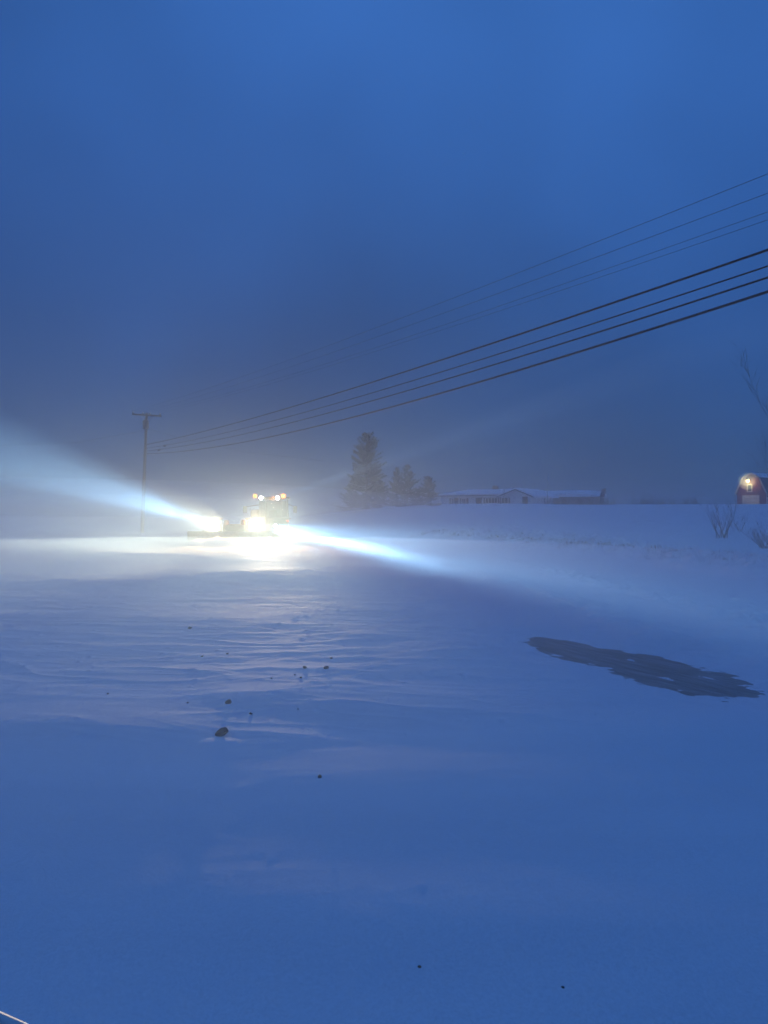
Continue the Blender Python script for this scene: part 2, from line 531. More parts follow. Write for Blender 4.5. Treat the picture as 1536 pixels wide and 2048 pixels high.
def make_ground():
    fr = np.linspace(-R(33), R(33), 661)
    back = np.linspace(R(33), 2 * math.pi - R(33), 91)[1:-1]
    az = np.concatenate([fr, back])
    rad = np.concatenate([[0.8, 1.5], np.geomspace(2.2, 6, 110), np.geomspace(6.02, 17, 460), np.geomspace(17.05, 135, 340), np.geomspace(140, 700, 30)])
    A, Rr = np.meshgrid(az, rad)
    X = Rr * np.sin(A); Y = Rr * np.cos(A)
    Z = height(X.ravel(), Y.ravel()).reshape(X.shape)
    na, nr = len(az), len(rad)
    co = np.stack([X.ravel(), Y.ravel(), Z.ravel()], 1)
    co = np.vstack([co, [[0, 0, float(Z[0].mean())]]])
    i = np.arange(nr - 1)[:, None] * na
    j = np.arange(na)[None, :]
    j2 = (j + 1) % na
    q = np.stack([i + j, i + j2, i + na + j2, i + na + j], -1).reshape(-1, 4)[:, ::-1]
    c = len(co) - 1
    tri = np.stack([np.full(na, c), (np.arange(na) + 1) % na, np.arange(na)], 1)
    me = bpy.data.meshes.new('snow_ground')
    nq, ntq = len(q), len(tri)
    me.vertices.add(len(co)); me.vertices.foreach_set('co', co.astype(np.float32).ravel())
    me.loops.add(nq * 4 + ntq * 3)
    me.loops.foreach_set('vertex_index', np.concatenate([q.ravel(), tri.ravel()]).astype(np.int32))
    me.polygons.add(nq + ntq)
    st = np.concatenate([np.arange(nq) * 4, nq * 4 + np.arange(ntq) * 3]).astype(np.int32)
    me.polygons.foreach_set('loop_start', st)
    me.update(calc_edges=True)
    me.validate()
    me.polygons.foreach_set('use_smooth', np.ones(len(me.polygons), bool))
    o = link('snow_ground', me, SNOW)
    tag(o, 'wind-packed drifted snow covering the road and fields', None, None, 'structure')
    return o


ground = make_ground()


# the road under the snow, bared in one patch
def make_road():
    m, t, b = new_mat('asphalt')
    tc = t.nodes.new('ShaderNodeTexCoord')
    n = t.nodes.new('ShaderNodeTexNoise'); n.inputs['Scale'].default_value = 60; n.inputs['Detail'].default_value = 6
    t.links.new(tc.outputs['Object'], n.inputs['Vector'])
    r = t.nodes.new('ShaderNodeValToRGB')
    r.color_ramp.elements[0].position = 0.3; r.color_ramp.elements[1].position = 0.75
    r.color_ramp.elements[0].color = (0.10, 0.08, 0.045, 1); r.color_ramp.elements[1].color = (0.25, 0.21, 0.14, 1)
    t.links.new(n.outputs['Fac'], r.inputs['Fac'])
    # thin film of blown snow in wind streaks
    mp = t.nodes.new('ShaderNodeMapping')
    mp.inputs['Scale'].default_value = (1.2, 11, 1)
    mr = t.nodes.new('ShaderNodeMapping'); mr.inputs['Rotation'].default_value = (0, 0, R(62))
    t.links.new(tc.outputs['Object'], mr.inputs['Vector']); t.links.new(mr.outputs[0], mp.inputs['Vector'])
    n2 = t.nodes.new('ShaderNodeTexNoise'); n2.inputs['Scale'].default_value = 1.0; n2.inputs['Detail'].default_value = 7
    n2.inputs['Roughness'].default_value = 0.7
    t.links.new(mp.outputs[0], n2.inputs['Vector'])
    r2 = t.nodes.new('ShaderNodeValToRGB')
    r2.color_ramp.elements[0].position = 0.42; r2.color_ramp.elements[1].position = 0.80
    r2.color_ramp.elements[0].color = (0, 0, 0, 1); r2.color_ramp.elements[1].color = (.75, .75, .75, 1)
    t.links.new(n2.outputs['Fac'], r2.inputs['Fac'])
    mx = t.nodes.new('ShaderNodeMixRGB')
    mx.inputs['Color2'].default_value = (0.6, 0.62, 0.66, 1)
    t.links.new(r2.outputs[0], mx.inputs['Fac']); t.links.new(r.outputs[0], mx.inputs['Color1'])
    t.links.new(mx.outputs[0], b.inputs['Base Color'])
    b.inputs['Roughness'].default_value = 0.75
    bp = t.nodes.new('ShaderNodeBump'); bp.inputs['Strength'].default_value = 0.7; bp.inputs['Distance'].default_value = 0.01
    t.links.new(n.outputs['Fac'], bp.inputs['Height']); t.links.new(bp.outputs[0], b.inputs['Normal'])
    vs = []; fs = []
    ys = np.linspace(7.0, 44, 38)
    for y in ys:
        c = 4.6 - 0.09 * y
        vs += [(c - 8.6, y, 0), (c + 0.9, y, 0)]
    for i in range(len(ys) - 1):
        fs.append((2 * i, 2 * i + 1, 2 * i + 3, 2 * i + 2))
    me = bpy.data.meshes.new('road'); me.from_pydata(vs, [], fs)
    o = link('road', me, m)
    tag(o, 'dark asphalt road bared in one long streak of the snow', None, None, 'structure')


make_road()


# ------------------------------------------------------------------ stones on the snow
def make_stone(seed, size, elong):
    bm = bmesh.new()
    bmesh.ops.create_icosphere(bm, subdivisions=2, radius=0.5)
    rnd = random.Random(seed)
    off = Vector((rnd.random() * 9, rnd.random() * 9, rnd.random() * 9))
    from mathutils import noise as mn
    for v in bm.verts:
        n = mn.noise(v.co * 2.2 + off) * 0.35 + mn.noise(v.co * 5 + off) * 0.12
        v.co *= (1 + n)
        v.co.x *= elong; v.co.z *= 0.68
        v.co *= size
    me = bpy.data.meshes.new('stone'); bm.to_mesh(me); bm.free()
    me.materials.append(STONE)
    return me


STONE_LABELS = [
    'largest dark stone lying in the snow of the foreground',
    'second largest dark stone, just behind the largest one',
    'round dark stone, biggest of the small cluster right of centre in the drifts',
    'small dark stone immediately left of the cluster’s biggest stone',
    'smallest farthest stone of the cluster right of centre',
    'tiny dark stone nearest the camera in the cluster',
    'lone small stone in smooth snow, right and nearer than the largest stone',
    'tiny stone alone in the snow at the far left',
    'tiny dark stone in the rippled drifts, upper left',
    'small snow-dusted lump farthest away, on the drift under the headlamps',
    'speck-sized stone between the cluster and the lone near stone',
    'snow-dusted thin lump right of the second largest stone',
    'speck-sized stone left of the cluster',
    'speck-sized stone in the drifts far left of the cluster',
    'tiny stone in the ripples halfway to the farthest lump',
    'snow-dusted speck left of the second largest stone',
    'dark lump at bottom centre in place of a windshield smudge',  # this lump and the next stand in for windshield smudges
    'dark lump at bottom right in place of a windshield smudge',
    'speck-sized stone alone in smooth snow below the bare asphalt']
for i, (px, py, sz) in enumerate(STONES):
    p = G(px, py, 0.09)
    for _ in range(4):
        p = G(px, py, gz(p.x, p.y))
    k = sz / F * p.y
    e = random.Random(i).uniform(0.95, 1.35)
    o = link('stone', make_stone(i + 3, k / e, e), None, None, (p.x, p.y, gz(p.x, p.y) + (0.16 if i < 16 else -0.08) * k))
    o.rotation_euler = (0.3 * math.sin(i * 7), (-0.5 if i in (0, 1, 6) else 0.3 * math.sin(i * 5)), i * 0.3)
    tag(o, STONE_LABELS[i], 'stone', 'dark stones scattered on the snow')


# ------------------------------------------------------------------ utility pole and lines
PD = 72.0
pbase = on(284, PD, -0.3)
ptop = P(293, 826, PD)
pole = empty('utility_pole', (pbase.x, pbase.y, pbase.z))
tag(pole, 'wooden utility pole with a crossarm and transformer at far left', 'utility pole')
T = ptop - pbase
MB().tube([(0, 0, 0), T * 0.5, T], [0.17, 0.15, 0.115], 12).build('shaft', WOOD_POLE, pole, smooth=True)
CA = Vector((0.85, 0.52, 0)).normalized()
arm_c = T + Vector((0.05, -0.12, -0.22))
ang = math.atan2(CA.y, CA.x)
arm = MB().box(arm_c, (2.7, 0.12, 0.15), ang).build('crossarm', WOOD_POLE, pole)
for k in (-1, 1):
    MB().tube([arm_c + CA * 0.62 * k + Vector((0, 0, -0.06)), T + Vector((0, -0.1, -0.85))], 0.02, 6).build('arm_brace', METAL_GREY, arm)
INS = [-1.25, -0.35, 0.3, 1.25]
for k in INS:
    b = arm_c + CA * k
    MB().tube([b + Vector((0, 0, .07)), b + Vector((0, 0, .13)), b + Vector((0, 0, .17)), b + Vector((0, 0, .24)), b + Vector((0, 0, .28))],
              [.03, .04, .075, .07, .03], 10).build('insulator', METAL_GREY, arm, smooth=True)
tc_ = T + Vector((0.05, -0.42, -1.15))
tr = MB().tube([tc_ + Vector((0, 0, -.42)), tc_ + Vector((0, 0, -.36)), tc_ + Vector((0, 0, .36)), tc_ + Vector((0, 0, .42))], [.22, .28, .28, .16], 14).build('transformer', SHUTTER, pole, smooth=True)
for k in (-1, 1):
    q = tc_ + Vector((.1 * k, 0, .4))
    MB().tube([q, q + Vector((.04 * k, 0, .18))], [.04, .025], 8).build('bushing', METAL_GREY, tr)
MB().box(T + Vector((-.3, -.05, -1.0)), (.06, .06, .5)).build('fuse_cutout', METAL_GREY, pole)
for z in (-2.9, -3.35, -3.65, -3.95):
    MB().tube([T * (1 + z / T.length) + Vector((0, -.1, 0)), T * (1 + z / T.length) + Vector((.25, -.2, .02))], .025, 6).build('cable_bracket', METAL_GREY, pole)

A0 = Vector((-22.35, 71.9)); B0 = Vector((9.6, 19.3))


def wire(name, attach_off, pts, rad, mat, label, cat, group, start=None, lumps=()):
    """pts: photo pixels along the wire; plan path is a straight line parallel to A0-B0"""
    D = (B0 - A0)
    a = A0 + Vector((CA.x, CA.y)) * attach_off
    ts = []; zs = []
    for px, py in pts:
        k = (px - 768) / F
        t = (k * a.y - a.x) / (D.x - k * D.y)
        Y = a.y + D.y * t
        ts.append(t); zs.append(CAM_H + (HOR - py) / F * Y)
    ts.append(0.0); zs.append(start)
    c = np.polyfit(ts, zs, 2)
    c[2] += start - np.polyval(c, 0) if abs(start - np.polyval(c, 0)) < 0.6 else 0
    P_ = []
    for t in np.linspace(0, 1.35, 60):
        p = a + D * t
        P_.append((p.x, p.y, float(np.polyval(c, t))))
    m = MB().tube(P_, rad, 6)
    o = m.build(name, mat, None, smooth=True)
    tag(o, label, cat, group)
    for t in lumps:
        p = a + D * t; z = float(np.polyval(c, t)) - 0.03
        q = D.normalized()
        MB().tube([(p.x - q.x * .35, p.y - q.y * .35, z), (p.x - q.x * .25, p.y - q.y * .25, z), (p.x + q.x * .25, p.y + q.y * .25, z), (p.x + q.x * .35, p.y + q.y * .35, z)], [.02, .09, .09, .02], 8).build('splice_case', CABLE, o)
    return o


gz_thick = 'thick communication cables strung across the scene'
wire('overhead_cable', 0.14, [(1536, 500), (1174, 620), (837, 737), (500, 837)], .032, CABLE, 'topmost of the four thick black cables crossing to the right', 'cable', gz_thick, 8.35)
wire('overhead_cable', 0.14, [(1536, 530), (1174, 650), (837, 760), (500, 852)], .022, CABLE, 'second thick black cable from the top, thinner than its neighbours', 'cable', gz_thick, 8.0, lumps=(0.10,))
wire('overhead_cable', 0.14, [(1536, 552), (1174, 672), (837, 776), (500, 864)], .027, CABLE, 'third thick black cable from the top, just above the lowest', 'cable', gz_thick, 7.75, lumps=(0.07,))
wire('overhead_cable', 0.14, [(1536, 580), (1174, 701), (837, 799), (500, 881)], .036, CABLE, 'lowest and heaviest of the thick black cables', 'cable', gz_thick, 7.5)
gz_thin = 'thin power lines above the thick cables'
zt = pbase.z + arm_c.z + 0.27
wire('power_line', -1.25, [(1536, 346), (1174, 491), (837, 624), (567, 723)], .0062, WIRE, 'topmost of the faint thin power lines in the sky', 'power line', gz_thin, zt)
wire('power_line', -0.35, [(1536, 384), (1174, 521), (837, 646), (567, 737)], .0062, WIRE, 'second thin power line from the top of the sky', 'power line', gz_thin, zt)
wire('power_line', 0.3, [(1536, 420), (1174, 553), (837, 668), (567, 752)], .0056, WIRE, 'third thin power line from the top, paired with the fourth', 'power line', gz_thin, zt)
wire('power_line', 1.25, [(1536, 437), (1174, 563), (837, 677), (567, 758)], .0056, WIRE, 'lowest of the thin power lines, nearest the thick cables', 'power line', gz_thin, zt)
# service drop and guy wire at the pole
g1 = pbase + T * 0.86
o = MB().tube([g1, g1 + Vector((-6, -1.5, -1.3)), g1 + Vector((-14, -4, -1.9))], .012, 5).build('service_wire', WIRE)
tag(o, 'faint service wire leaving the pole to the left', 'wire')
g2 = pbase + T * 0.88
o = MB().tube([g2, g2 + Vector((2.5, 1, -.75)), g2 + Vector((8, 3.5, -1.9)), g2 + Vector((16, 7, -2.6))], .012, 5).build('service_wire', WIRE)
tag(o, 'faint service wire slanting down right from the transformer', 'wire')


# ------------------------------------------------------------------ evergreens
def conifer(px, py_top, d, rad, label, seed, mat, dense=1.0, shape=1.0, lean=0.0):
    rnd = random.Random(seed)
    base = on(px, d, -0.2)
    top = P(px, py_top, d).z
    H = top - base.z
    t = empty('spruce_tree', base)
    tag(t, label, 'tree', 'evergreens beyond the machine')
    MB().tube([(0, 0, 0), (lean * .5, 0, H * .5), (lean, 0, H * .97)], [.16 * H / 9, .1 * H / 9, .02], 8).build('trunk', BARK, t, smooth=True)
    V = []; Fc = []; br = MB()
    nb = int(H * 15 * dense)
    for i in range(nb):
        f = (i + rnd.random()) / nb
        f = f ** 0.92
        z = H * (0.06 + 0.93 * f)
        prof = (1 - f) ** shape
        L = rad * (0.10 + 0.90 * prof) * rnd.uniform(0.66, 1.12)
        if rnd.random() < .07: L *= 1.15
        a = rnd.uniform(0, 2 * math.pi)
        droop = -0.30 + 0.75 * f + rnd.uniform(-.12, .12)
        ca, sa = math.cos(a), math.sin(a)
        c0 = Vector((lean * f, 0, z))

        def pt(u):
            return c0 + Vector((ca * L * u, sa * L * u, L * (droop * u + 0.28 * u * u)))
        br.tube([pt(0), pt(.55), pt(1)], [.028, .018, .006], 3, cap=False)
        ns = max(5, int(L * 13))
        for k in range(ns):
            u = 0.12 + 0.9 * (k + rnd.random()) / ns
            c = pt(u)
            wdt = (0.12 + 0.30 * (1 - u)) * L * 0.55 + 0.07
            for sgn in (-1, 1):
                th = a + sgn * rnd.uniform(.5, 1.2)
                l = wdt * rnd.uniform(.6, 1.25)
                e = c + Vector((math.cos(th) * l, math.sin(th) * l, rnd.uniform(-.22, .10) * l - 0.02))
                n = Vector((-math.sin(th), math.cos(th), rnd.uniform(-.9, .9))).normalized() * (0.05 + 0.06 * rnd.random())
                dn = Vector((0, 0, -0.05 - .07 * rnd.random()))
                b = len(V)
                V += [c - n, c + n, e + n * .5 + dn, e - n * .5]
                Fc.append((b, b + 1, b + 2, b + 3))
    me = bpy.data.meshes.new('crown'); me.from_pydata([tuple(v) for v in V], [], Fc)
    cr = link('crown', me, mat, t)
    br.build('branches', BARK, t)
    return t


conifer(733, 866, 90, 2.95, 'tallest spruce, standing left of the other evergreens', 1, NEEDLE, 1.35, .62, 0.1)
conifer(793, 934, 96, 1.75, 'narrow half-hidden spruce between the tallest and the sharp-topped one', 2, NEEDLE, 1.0, .85)
conifer(815, 930, 90, 1.95, 'sharp-topped spruce, second tallest of the evergreens', 3, NEEDLE, 1.1, .8)
conifer(857, 953, 88, 1.6, 'small rounded spruce nearest the white house', 4, NEEDLE2, 1.3, .62)
conifer(760, 960, 95, 1.6, 'low spruce behind the tallest evergreen, lost in blowing snow', 5, NEEDLE2, 1.1, .8)
conifer(700, 968, 97, 1.8, 'faint leftmost evergreen, fading into the lit blowing snow', 6, NEEDLE2, 1.0, .8)
conifer(836, 978, 93, 1.4, 'low bushy evergreen between the sharp-topped and small rounded spruces', 7, NEEDLE, 1.2, .6)


# ------------------------------------------------------------------ bare trees and shrubs
def bare(name, base, H, label, cat, seed, nstem, spread, trunk_r, levels=3, lean=(0, 0), group=None, twig=1.0, angs=None):
    rnd = random.Random(seed)
    t = empty(name, base)
    tag(t, label, cat, group)
    trunk = MB(); tw = MB()

    def grow(p, dirv, L, r, lev):
        seg = 5
        pts = [p]; d = dirv.normalized()
        rr = [r]
        for i in range(seg):
            d = (d + Vector((rnd.uniform(-.14, .14), rnd.uniform(-.14, .14), rnd.uniform(-.02, .13)))).normalized()
            pts.append(pts[-1] + d * L / seg)
            rr.append(r * (1 - 0.8 * (i + 1) / seg))
        (trunk if lev >= levels - 1 else tw).tube(pts, rr, 5 if lev >= levels - 1 else 4, cap=False)
        if lev > 0:
            n = rnd.randint(4, 7) if lev > 1 else rnd.randint(3, 5)
            for k in range(int(n * twig)):
                i = rnd.randint(1, seg)
                a = rnd.uniform(0, 2 * math.pi)
                side = Vector((math.cos(a), math.sin(a), rnd.uniform(.1, .6)))
                nd = (d * rnd.uniform(.7, 1.3) + side * rnd.uniform(.45, .9)).normalized()
                grow(pts[i], nd, L * rnd.uniform(.35, .62), max(rr[i] * .62, .007), lev - 1)
    for s in range(nstem):
        if angs:
            dv = Vector(angs[s])
        else:
            a = 2 * math.pi * s / max(nstem, 1) + rnd.uniform(-.4, .4)
            dv = Vector((math.cos(a) * spread + lean[0], math.sin(a) * spread + lean[1], 1))
        grow(Vector((rnd.uniform(-.35, .35), rnd.uniform(-.3, .3), 0)) * (1 if nstem > 3 else 0), dv, H * rnd.uniform(.75, 1.05), trunk_r, levels)
    if trunk.v: trunk.build('trunk' if nstem == 1 else 'stems', BARK, t)
    if tw.v: tag(tw.build('twigs', BARK, t), kind='stuff')
    return t


b0 = on(1588, 40, -0.2)
bare('bare_tree', b0, 5.6, 'tall leafless tree cut off by the right edge', 'tree', 23, 3, .18, .085, 3, twig=1.0,
     angs=[(-0.06, 0, 1), (-0.34, 0, .95), (0.3, .2, 1)])
bare('bare_shrub', on(1443, 42, -0.1), 1.75, 'leafless many-stemmed shrub left of the red barn', 'shrub', 5, 11, .5, .026, 2, group='bare shrubs by the barn', twig=.7)
bare('bare_shrub', on(1535, 36, -0.1), 1.1, 'dark twiggy brush at the right edge below the barn', 'shrub', 9, 14, 1.15, .024, 2, lean=(-.5, 0), group='bare shrubs by the barn', twig=.9)
bare('bare_shrub', on(1475, 47, -0.1), 1.0, 'low thin shrub just in front of the red barn', 'shrub', 15, 7, .8, .012, 2, group='bare shrubs by the barn', twig=.6)


# dead weeds along the brow of the field, and grass on the snowbank
def blades(name, label, spots, mat, seed):
    rnd = random.Random(seed)
    V = []; Fc = []
    for (x, y, hgt, n, spr, w) in spots:
        z0 = gz(x, y) if n > 3 else None
        for k in range(n):
            bx = x + rnd.gauss(0, spr); by = y + rnd.gauss(0, spr)
            bz = (z0 if z0 is not None else gz(bx, by)) - 0.03
            l = hgt * rnd.uniform(.5, 1.15)
            dx, dy = rnd.gauss(.12, .25) * l, rnd.gauss(0, .2) * l
            b = len(V)
            V += [(bx - w, by, bz), (bx + w, by, bz), (bx + dx * .4 + w * .7, by + dy * .4, bz + l * .6), (bx + dx * .4 - w * .7, by + dy * .4, bz + l * .6),
                  (bx + dx, by + dy, bz + l)]
            Fc += [(b, b + 1, b + 2, b + 3), (b + 3, b + 2, b + 4)]
            if rnd.random() < .25 and hgt > .5:   # seed head
                c = Vector((bx + dx, by + dy, bz + l)); s = .05
                b = len(V)
                V += [c + Vector((-s, 0, -s)), c + Vector((s, 0, -s)), c + Vector((s * .7, 0, s)), c + Vector((-s * .7, 0, s))]
                Fc.append((b, b + 1, b + 2, b + 3))
    me = bpy.data.meshes.new(name); me.from_pydata([tuple(v) for v in V], [], Fc)
    o = link(name, me, mat)
    tag(o, label, 'weeds' if 'weed' in name else 'grass', None, 'stuff')


rnd = random.Random(77)
sp = []
for i in range(150):
    px = rnd.uniform(1075, 1405)
    c = sum(math.exp(-((px - q) / w) ** 2) for q, w in ((1110, 25), (1180, 30), (1215, 14), (1290, 25), (1310, 40), (1375, 22)))
    if rnd.random() > c + .08: continue
    d = rnd.uniform(90, 102)
    sp.append(((px - 768) / F * d, d, rnd.uniform(.5, 1.35), rnd.randint(2, 6), .3, .018))
blades('dead_weeds', 'thin dead weeds poking through snow along the brow of the field', sp, GRASS, 3)
sp = []
rx = np.random.RandomState(3)
for i in range(1700):
    y = rx.uniform(17, 58); s = 6.9 + abs(rx.normal(0, 1.5)) + 0.3
    x = s + 4.6 - 0.09 * y - (0.35 * max(0, y - 45))
    if abs(x / y) > .56: continue
    if noise(np.array([x / 1.5]), np.array([y / 1.5]), 120)[0] < -.05: continue
    sp.append((x, y, rx.uniform(.08, .24), 5, .12, .006))
blades('dead_grass', 'dead grass showing dark through the rough snowbank beside the road', sp, GRASS, 4)


# ------------------------------------------------------------------ white house
def frame_empty(name, a, b):
    """empty at a, local x running to b, local y away from the camera"""
    v = b - a
    o = empty(name, a, math.atan2(v.y, v.x))
    return o, Vector((v.x, v.y)).length


def window(parent, x0, x1, z0, z1, y=0.0, mull=1, shutters=True, n=2):
    cx, cz = (x0 + x1) / 2, (z0 + z1) / 2
    w, h = x1 - x0, z1 - z0
    m = MB()
    t = .07
    m.box((x0 + t / 2, y - .03, cz), (t, .08, h)); m.box((x1 - t / 2, y - .03, cz), (t, .08, h))
    m.box((cx, y - .032, z1 - t / 2), (w, .084, t)); m.box((cx, y - .032, z0 + t / 2), (w, .084, t))
    for k in range(1, n):
        m.box((x0 + w * k / n, y - .028, cz), (.05, .06, h - .02))
    o = m.build('window', TRIM, parent)
    for k in range(n):
        a = x0 + .05 + (w - .1) * k / n; b = x0 + .05 + (w - .1) * (k + 1) / n
        MB().box(((a + b) / 2, y - .008, cz), (b - a - .02, .012, h - .1)).build('pane', GLASS, o)
    if shutters:
        for sx in (x0 - .2, x1 + .2):
            MB().box((sx, y - .02, cz), (.34, .04, h)).build('shutter', SHUTTER, o)
    return o


ha = on(882, 118); hb_ = on(1008, 112)
zb = min(ha.z, hb_.z) - 0.6
ha.z = hb_.z = zb
house, HL = frame_empty('white_house', ha, hb_)
tag(house, 'long low white ranch house with snowy roof right of the evergreens', 'house')
ze = P(945, 992, 115).z - zb      # eave height above base
zr = P(945, 981, 117).z - zb
DEP = 7.5
MB().box((HL / 2, DEP / 2, ze / 2), (HL, DEP, ze)).build('wall', SIDING, house)
m = MB()
ov = .45
m.prism([(-ov, ze - .02), (HL + .2, ze - .02), (HL + .2, ze + .16), (-ov, ze + .16)], -ov, -ov + .12)
m.build('fascia', FASCIA, house)
# hipped left end, ridge runs to the gable wing
m = MB()
z0 = ze + .05
th = .22
rv = [(-ov, -ov, z0), (HL + 2, -ov, z0), (HL + 2, DEP + ov, z0), (-ov, DEP + ov, z0), (2.6, DEP / 2, zr), (HL + 2, DEP / 2, zr)]
rv2 = [(x, y, z + th) for x, y, z in rv]
m.add(rv + rv2, [(0, 3, 2, 1), (6, 7, 11, 10), (7, 8, 11), (8, 9, 10, 11), (9, 6, 10), (0, 1, 7, 6), (1, 2, 8, 7), (2, 3, 9, 8), (3, 0, 6, 9)])
roof = m.build('roof', ROOFSNOW, house)
cx = (970 - 882) / (1008 - 882) * HL
MB().box((cx, DEP / 2, zr + .25), (.75, .6, .9)).build('chimney', BRICKM, roof)
hx = lambda px: (px - 882) / (1008 - 882) * HL
sc_ = F / 115
wz = lambda py: P(900, py, 115).z - zb
window(house, hx(904), hx(914), wz(1008), wz(996.5))
window(house, hx(925), hx(934), wz(1008), wz(996.5))
dr = MB().box((hx(959), -.03, (wz(1012) + wz(996)) / 2), (.95, .07, wz(996) - wz(1012))).build('door', SHUTTER, house)
MB().box((hx(959), -.07, wz(999.5)), (.5, .02, .5)).build('pane', GLASS, dr)
MB().box((hx(965), -.08, wz(998)), (.14, .12, .3)).build('porch_lamp', FASCIA, house)
window(house, hx(972), hx(996), wz(1007), wz(996), n=4, shutters=False)
for q in (970.5, 997.5):
    MB().box((hx(q), -.02, (wz(1007) + wz(996)) / 2), (.3, .04, wz(996) - wz(1007))).build('shutter', SHUTTER, house)
# gable wing
wl, wr = HL, HL + 4.9
wy = -1.4
apx = (wl + wr) / 2 + .1
za = P(1042, 980.5, 112).z - zb
g = MB().prism([(wl, 0), (wr, 0), (wr, ze - .1), (apx, za - .1), (wl, ze - .1)], wy, DEP - 1)
g.build('gable_wall', SIDING, house)
m = MB()
m.prism([(wl - .4, ze - .3), (apx, za), (wr + .5, ze - .35), (wr + .5, ze - .1), (apx, za + .25), (wl - .4, ze - .05)], wy - .35, DEP + .2)
m.build('gable_roof', ROOFSNOW, house)
m = MB()
m.prism([(wl - .4, ze - .36), (apx, za - .06), (wr + .5, ze - .41), (wr + .5, ze - .28), (apx, za + .06), (wl - .4, ze - .23)], wy - .40, wy - .355)
m.build('gable_fascia', FASCIA, house)
window(house, wl + .25, wl + 1.35, wz(1007) - .1, wz(995) - .1, wy, n=2, shutters=False)
for q in (wl + .13, wl + 1.5):
    MB().box((q, wy - .02, (wz(1007) + wz(995)) / 2 - .1), (.2, .04, wz(995) - wz(1007))).build('shutter', SHUTTER, house)
dr = MB().box((wl + 3.95, wy - .03, (wz(1011) + wz(995.5)) / 2), (.8, .07, wz(995.5) - wz(1011))).build('door', SHUTTER, house)
MB().box((wl + 3.95, wy - .072, wz(1000)), (.5, .02, .6)).build('pane', GLASS, dr)
MB().box((wl + 2.6, wy - .02, (wz(1012) + wz(999)) / 2), (1.3, .05, wz(999) - wz(1012))).build('garage_door', TRIM, house)
# drift piled against the house is part of the snow; a thin flagpole and an aerial stand by it
p = on(1008, 109)
o = MB().tube([(0, 0, 0), (0, 0, P(0, 968, 109).z - p.z)], [.04, .025], 6).build('thin_pole', METAL_GREY, loc=p)
tag(o, 'thin bare pole in front of the white house where its wings meet', 'pole')
p = on(1095, 108)
o = MB().tube([(0, 0, 0), (0, 0, P(0, 950, 108).z - p.z)], [.04, .022], 6).build('thin_pole', METAL_GREY, loc=p)
tag(o, 'tall thin pole in front of the long low shed', 'pole')
# post box near the small spruce
p = on(912, 84, -.1)
mbx = empty('post_box', p)
tag(mbx, 'dark box on a thin post standing before the white house', 'post box')
zt_ = P(912, 1003, 84).z - p.z
MB().tube([(0, 0, 0), (0, 0, zt_)], .035, 6).build('post', BARK, mbx)
MB().prism([(-.2, zt_), (.2, zt_), (.2, zt_ + .3), (.12, zt_ + .42), (-.12, zt_ + .42), (-.2, zt_ + .3)], -.25, .25).build('box', SHUTTER, mbx)

# ------------------------------------------------------------------ long low shed behind
sa_ = on(1078, 132); sb_ = on(1207, 128)
zb2 = min(sa_.z, sb_.z) - .5
sa_.z = sb_.z = zb2
shed, SL = frame_empty('long_shed', sa_, sb_)
tag(shed, 'long grey shed with thick snow on its roof, right of the white house', 'shed')
e2 = P(1100, 994, 130).z - zb2; r2 = P(1100, 983, 131).z - zb2
MB().box((SL / 2 - .3, 3, e2 / 2), (SL - .6, 6, e2)).build('wall', SHEDWALL, shed)
m = MB()
prof = []
n = 14
for layer in (0, 1):
    for i in range(n + 1):
        x = SL * i / n
        tt = i / n
        drop = -.25 * sm(np.array(tt), .0, .15) + .25 + (.35 * max(0, tt - .72) / .28 if layer == 0 else 0)
        thick = (.42 * (1 - sm(np.array(tt), .7, 1.0)) + .08) if layer else 0
        m.v.append((x, -.5, e2 + float(drop) * 0 + float(thick) + .02))
        m.v.append((x, 3, r2 + float(thick) * .5))
        m.v.append((x, 6.5, e2 + .02 + float(thick)))
K = (n + 1) * 3
for i in range(n):
    for a, b in ((0, 1), (1, 2)):
        m.f.append((K + i * 3 + a, K + i * 3 + 3 + a, K + i * 3 + 3 + b, K + i * 3 + b))
        m.f.append((i * 3 + a, i * 3 + b, i * 3 + 3 + b, i * 3 + 3 + a))
    m.f.append((i * 3, i * 3 + 3, K + i * 3 + 3, K + i * 3)); m.f.append((i * 3 + 2, K + i * 3 + 2, K + i * 3 + 5, i * 3 + 5))
m.f += [(0, K, K + 1, 1), (1, K + 1, K + 2, 2), (n * 3, n * 3 + 1, K + n * 3 + 1, K + n * 3), (n * 3 + 1, n * 3 + 2, K + n * 3 + 2, K + n * 3 + 1)]
m.build('snow_roof', ROOFSNOW, shed)
m = MB()
m.add([(SL - .5, -.54, e2 - .06), (SL + .15, -.54, e2 - .06), (SL + .15, 3, r2 + .22), (SL - .5, 3, r2 + .22),
       (SL - .5, -.54, e2 + .22), (SL + .15, -.54, e2 + .22), (SL + .15, 3, r2 + .5), (SL - .5, 3, r2 + .5)],
      [(0, 3, 2, 1), (4, 5, 6, 7), (0, 1, 5, 4), (1, 2, 6, 5), (2, 3, 7, 6), (3, 0, 4, 7)])
m.build('bargeboard', FASCIA, shed)
for x in (1.5, 4.2, 7.0):
    MB().box((x, -.02, e2 * .62), (.9, .06, .8)).build('window', SHUTTER, shed)

